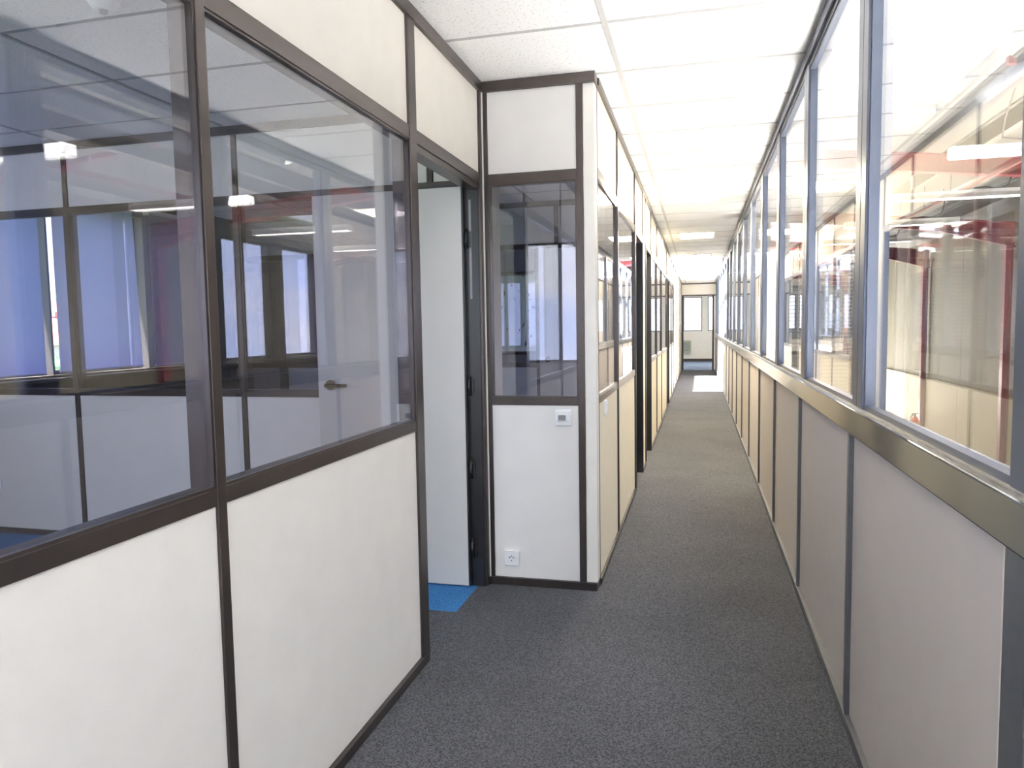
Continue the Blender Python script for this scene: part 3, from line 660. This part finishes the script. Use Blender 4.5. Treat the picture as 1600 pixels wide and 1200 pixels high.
# glazed cross partition with venetian blind in the hall
YV = 10.45
G = Wall('wall_hall_partition', 'X', YV, 1, 'cream and glass cross partition in the hall behind the slatted blind', panel=PANEL, ztop=2.12, zbase=0.0)
for s in (0.57, 1.02, 1.48, 1.93): G.post(s, 0.03)
for a, b in ((0.57, 1.02), (1.02, 1.48), (1.48, 1.93)):
    G.panel_(a+.015, b-.015, 0, 0.93)
    G.window(110+int(a*2), a+.015, b-.015, 0.97, 2.06, 'hall partition window behind the slatted blind, %s' % {0.57: 'left', 1.02: 'middle', 1.48: 'right'}[a], GLASS_R, fmat=DARKGREY)
G.part('rail', 0.57, 1.93, 0.93, 0.97); G.part('top_track', 0.56, 1.95, 2.06, 2.12)
G.part('wall_panel', 1.945, 2.12, 0, 2.12, 0, 0.3, BEIGE)
vb = thing('venetian_blind', (1.25, YV-0.05, 2.08), 'grey slatted venetian blind hanging in the hall beyond the third right window', 'blind')
m = MB(); z = 2.03
while z > 0.1:
    m.hexa([(0.6,YV-0.062,z+.004),(1.93,YV-0.062,z+.004),(1.93,YV-0.040,z-.004),(0.6,YV-0.040,z-.004),(0.6,YV-0.062,z+.0055),(1.93,YV-0.062,z+.0055),(1.93,YV-0.040,z-.0025),(0.6,YV-0.040,z-.0025)]); z -= 0.05
m.build('slats', SLAT, vb)
MB().box(0.59, 1.94, YV-0.07, YV-0.03, 2.045, 2.085).build('head_rail', SLAT, vb); MB().box(0.6, 1.93, YV-0.062, YV-0.038, 0.07, 0.09).build('bottom_rail', SLAT, vb)
m = MB()
for x in (0.75, 1.25, 1.75): m.tube([(x, YV-0.051, 0.08), (x, YV-0.051, 2.05)], 0.0015, 6)
m.build('ladder_cord', SLAT, vb)
for o in COL.objects:
    if o.get('label', '').endswith('at the right edge of the picture') and o.name.startswith('pendant'): bpy.context.view_layer.update(); drop_mb.build('cable', CABLE, o)
# red extinguisher at the foot of the second column
fe = thing('fire_extinguisher', (3.72, 14.3, -0.78), 'small orange red fire extinguisher by the second red column', 'extinguisher')
m = MB(); m.tube([(3.72, 14.3, -0.78), (3.72, 14.3, -0.42), (3.72, 14.3, -0.36), (3.72, 14.3, -0.33)], [0.075, 0.075, 0.05, 0.02], 20); m.build('cylinder', pbr('orange_red_paint', (0.6, 0.09, 0.03), 0.3), fe)
m = MB(); m.tube([(3.72, 14.3, -0.34), (3.72, 14.3, -0.28)], 0.015, 10); m.box(3.66, 3.78, 14.29, 14.31, -0.29, -0.275); m.build('valve_handle', BLACKF, fe)
m = MB(); m.tube([(3.70, 14.3, -0.30), (3.65, 14.29, -0.33), (3.635, 14.28, -0.45), (3.64, 14.27, -0.6)], 0.01, 8); m.build('hose', BLACKF, fe)

# ------------------------------------------------------------------ recessed ceiling lamps, real ones and added fill
def troffer(x, y, lab, grp, mat, w=0.22, l=0.30):
    t = thing('ceiling_light', (x, y, ZC), 'lit recessed ceiling panel light, ' + lab, 'ceiling light', grp)
    MB().box(x-w, x+w, y-l, y+l, ZC-0.010, ZC-0.004).build('diffuser', mat, t)
    m = MB()
    for q in ((x-w-.02, x-w, y-l-.02, y+l+.02), (x+w, x+w+.02, y-l-.02, y+l+.02), (x-w, x+w, y-l-.02, y-l), (x-w, x+w, y+l, y+l+.02)): m.box(q[0], q[1], q[2], q[3], ZC-0.014, ZC+0.002)
    m.build('trim_frame', LAMPW, t)
FILL_N = pbr('lit_diffuser_office', (0.95, 0.95, 0.95), 0.4, emit=(0.86, 0.86, 1.0), es=OFFICE_FILL)  # glow of the added office fill lights
FILL_C = pbr('lit_diffuser_corridor', (0.95, 0.95, 0.95), 0.4, emit=(1.0, 0.95, 0.93), es=CORRIDOR_FILL)  # glow of the added fill light above the viewer
gc = 'recessed lights of the corridor'
troffer(-0.03, 10.6, 'nearer of the two down the corridor ceiling', gc, TROFF)
troffer(-0.03, 7.25, 'over the dark doorways, nearest one in view', gc, TROFF)  # lit panel added to brighten the middle of the corridor
troffer(-0.03, 13.8, 'farther one, just before the roof opening', gc, TROFF)
troffer(-0.03, 0.9, 'over the viewer in the near corridor', gc, FILL_C)  # unseen light, added to fill the near corridor
troffer(-0.1, 25.4, 'in the room beyond the end doorway', gc, TROFF, 0.2, 0.22)  # added to brighten the far room's wall
go = 'recessed lights of the left offices'  # all of these are added to lift the office interiors
troffer(-2.4, 0.6, 'in the near office beside the viewer', go, FILL_N, 0.55, 0.26)
troffer(-3.7, 0.6, 'in the near office towards the outer windows', go, FILL_N, 0.55, 0.26)
troffer(-2.6, 12.6, 'behind the frosted blotchy windows', go, FILL_N, 0.55, 0.26)
troffer(-2.9, 5.0, 'in the office behind the thermostat wall', go, FILL_N, 0.3, 0.26)

# ------------------------------------------------------------------ outdoors seen through the gap in the blinds
structure(box('ground', (-90, -5.3, -40, 90, -4.3, -4.0), GRASS), 'green lawn outside the office windows, far below', 'ground')
ho = thing('house', (-40, 39, -4), 'white house with a red tiled roof seen between the blinds', 'house')
MB().box(-44, -37, 35.5, 42.5, -4, 0.9).build('walls', RENDERW, ho)
m = MB().prism([Vector((-44.6, 0, 0.8)), Vector((-36.4, 0, 0.8)), Vector((-40.5, 0, 3.6))], (0, 35, 0), (0, 43, 0)); m.build('roof', TILEROOF, ho)
MB().box(-39.6, -38.9, 37, 37.7, 1.5, 4.1).build('chimney', RENDERW, ho)
for y in (37, 39.2, 41.2):
    f = MB().box(-37.02, -36.96, y-0.4, y+0.4, -1.2, 0.1).build('window', BLACKF, ho); MB().box(-36.97, -36.95, y-0.03, y+0.03, -1.2, 0.1).build('glazing_bar', RENDERW, f)
def tree(x, y, zg, h, r, lab):
    t = thing('tree', (x, y, zg), lab, 'tree')
    m = MB(); m.tube([(x, y, zg), (x+.1, y, zg+h*.4), (x, y, zg+h*.7)], [0.25, 0.18, 0.1], 10); m.build('trunk', BARK, t)
    bm = bmesh.new()
    for k in range(14):
        c = Vector((random.uniform(-1, 1)*r*.6, random.uniform(-1, 1)*r*.6, h*.65+random.uniform(-.8, 1)*r*.6))
        g = bmesh.ops.create_icosphere(bm, subdivisions=3, radius=r*random.uniform(.35, .6), matrix=Matrix.Translation(c))
        for v in g['verts']: v.co += (v.co-c)*random.uniform(-.18, .18)
    me = bpy.data.meshes.new('crown'); bm.to_mesh(me); bm.free(); me.materials.append(LEAFG)
    o = bpy.data.objects.new('crown', me); COL.objects.link(o); o.parent = t
tree(-50, 47.5, -4, 9.5, 2.6, 'bushy green tree behind the red roofed house')
tree(-25, 22.6, -4, 4.6, 1.5, 'low green garden tree in front of the house')
